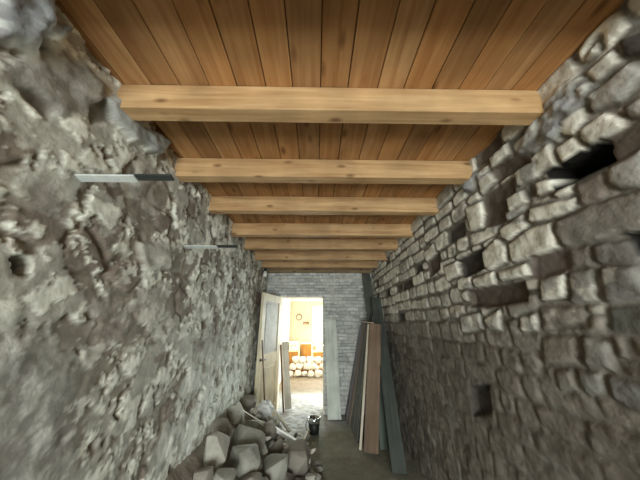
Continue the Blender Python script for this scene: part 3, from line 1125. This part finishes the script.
# tin pail by the doorway
pl_ = empty('tin_pail', (-.02, 4.22, 0.002))
tag(pl_, 'small dark pail with a shiny rim on the floor in front of the doorway', 'pail')
bm = bmesh.new()
add_lathe(bm, [(.066, 0), (.072, .006), (.085, .165), (.080, .165), (.068, .02), (.01, .015)], 28)
from_bm('pail_body', bm, M['dark_metal'], pl_, True)
bm = bmesh.new()
add_lathe(bm, [(.0845, .135), (.0885, .137), (.092, .198), (.087, .20), (.084, .198), (.0815, .14)], 28)
from_bm('pail_rim', bm, M['tin'], pl_, True)
bm = bmesh.new()
add_tube(bm, [(-.088, 0, .17), (-.115, .0, .14), (-.125, .0, .09), (-.11, 0, .04), (-.078, 0, .03)], .007, 10)
from_bm('pail_handle', bm, M['tin'], pl_, True)

# ------------------------------------------------------------ things in the far room
e = empty('wall_ring', (-.62, FY - .015, 1.74))
tag(e, 'round grey ring hanging on the cream wall of the far room', 'ring')
bm = bmesh.new()
add_tube(bm, [(.10 * math.cos(t), 0, .10 * math.sin(t)) for t in [2 * math.pi * k / 32 for k in range(33)]], .016, 10, False)
o = from_bm('ring_body', bm, M['shell'], e, True)
bm = bmesh.new()
add_tube(bm, [(0, .012, .112), (0, -.01, .12), (0, -.01, .14)], .005, 8)
from_bm('ring_hook', bm, M['dark_metal'], e)
e = empty('wall_shelf', (-.36, FY, 1.53))
tag(e, 'small brown wall shelf between the ring and the window', 'shelf')
box_obj('shelf_board', (-.11, -.10, 0), (.11, 0, .03), M['stick'], e, .003)
for sx in (-.08, .08):
    box_obj('shelf_support', (sx - .012, -.08, -.05), (sx + .012, 0, 0), M['stick'], e, .003)


def cabinet(loc, wd, dp, ht, nd, label):
    e = empty('storage_cabinet', loc)
    tag(e, label, 'cabinet', 'orange wood cabinets in the far room')
    box_obj('cabinet_body', (0, 0.02, 0), (wd, dp, ht - .03), M['orange'], e, .003)
    box_obj('cabinet_top', (-.01, -.01, ht - .03), (wd + .01, dp, ht), M['cream'], e, .004)
    for k in range(nd):
        x0 = wd * k / nd
        d = box_obj('cabinet_door', (x0 + .006, 0, .07), (x0 + wd / nd - .006, .02, ht - .04), M['orange'], e, .003)
        bm = bmesh.new()
        add_tube(bm, [(x0 + .05, 0, ht * .7), (x0 + .05, -.025, ht * .7)], [.008, .014], 10)
        from_bm('knob', bm, M['dark_metal'], d, True)


cabinet((-.94, 8.72, .022), .37, .5, .64, 1, 'low orange wood cabinet at the left of the far room under a white box')
cabinet((-.50, 8.75, .022), .36, .48, .87, 1, 'taller orange wood cabinet in the middle of the far room')
cabinet((-.09, 8.80, .022), .55, .43, .62, 2, 'low orange wood cabinet under the far window')
e = empty('white_box', (-.90, 8.80, .662))
tag(e, 'white box with dark scrawls on the low left cabinet in the far room', 'box')
box_obj('box_body', (0, 0, 0), (.32, .33, .24), M['white'], e, .006)
bm = bmesh.new()
for k in range(5):
    x_ = .06 + .05 * k
    add_box(bm, (x_, -.003, .12 + .03 * (k % 3)), (x_ + .03, .002, .16 + .03 * (k % 2)), 0)
from_bm('scrawl', bm, M['shell'], e)
box_obj('box_lid', (-.006, -.006, .24), (.326, .336, .262), M['white'], e, .004)
for x_, yy_, zt, lab in ((-.555, 8.66, .95, 'cream post standing between the low and the taller orange cabinets'),
                     (-.125, 8.68, 1.0, 'cream post standing at the left edge of the far window')):
    o = box_obj('wooden_post', (-.028, -.028, 0), (.028, .028, zt), M['cream'], None, .004)
    o.location = (x_, yy_, .022)
    tag(o, lab, 'post', 'cream posts in the far room')
e = empty('striped_box', (.0, 8.82, .642))
tag(e, 'pale box with ribs under the far window, on the window-side cabinet', 'box')
box_obj('box_body', (0, 0, 0), (.42, .34, .16), M['cream'], e, .006)
for k in range(3):
    box_obj('box_rib', (-.004, -.008, .03 + .045 * k), (.424, 0, .048 + .045 * k), M['white'], e, .002)
# stones stacked in front of the cabinets
rs = random.Random(3)
for row, (z_, x0, n) in enumerate(((.022, -.86, 9), (.20, -.80, 8), (.37, -.74, 7))):
    x = x0
    for k in range(n):
        r = rs.uniform(.085, .105)
        me = rock_mesh('stacked_stone', r * 1.2, r * 1.1, r * 1.02, 700 + row * 20 + k, 30)
        o = link('stacked_stone', me, M['plaster_white'])
        o.location = (x + r, 8.10 + .09 * row + rs.uniform(-.03, .03), z_ + r * .8)
        o.rotation_euler = (0, 0, rs.uniform(0, 6))
        tag(o, 'pale stone in the stone stack before the orange cabinets', 'stone', 'stones stacked in the far room')
        x += r * 2.3
        if x > .95:
            break
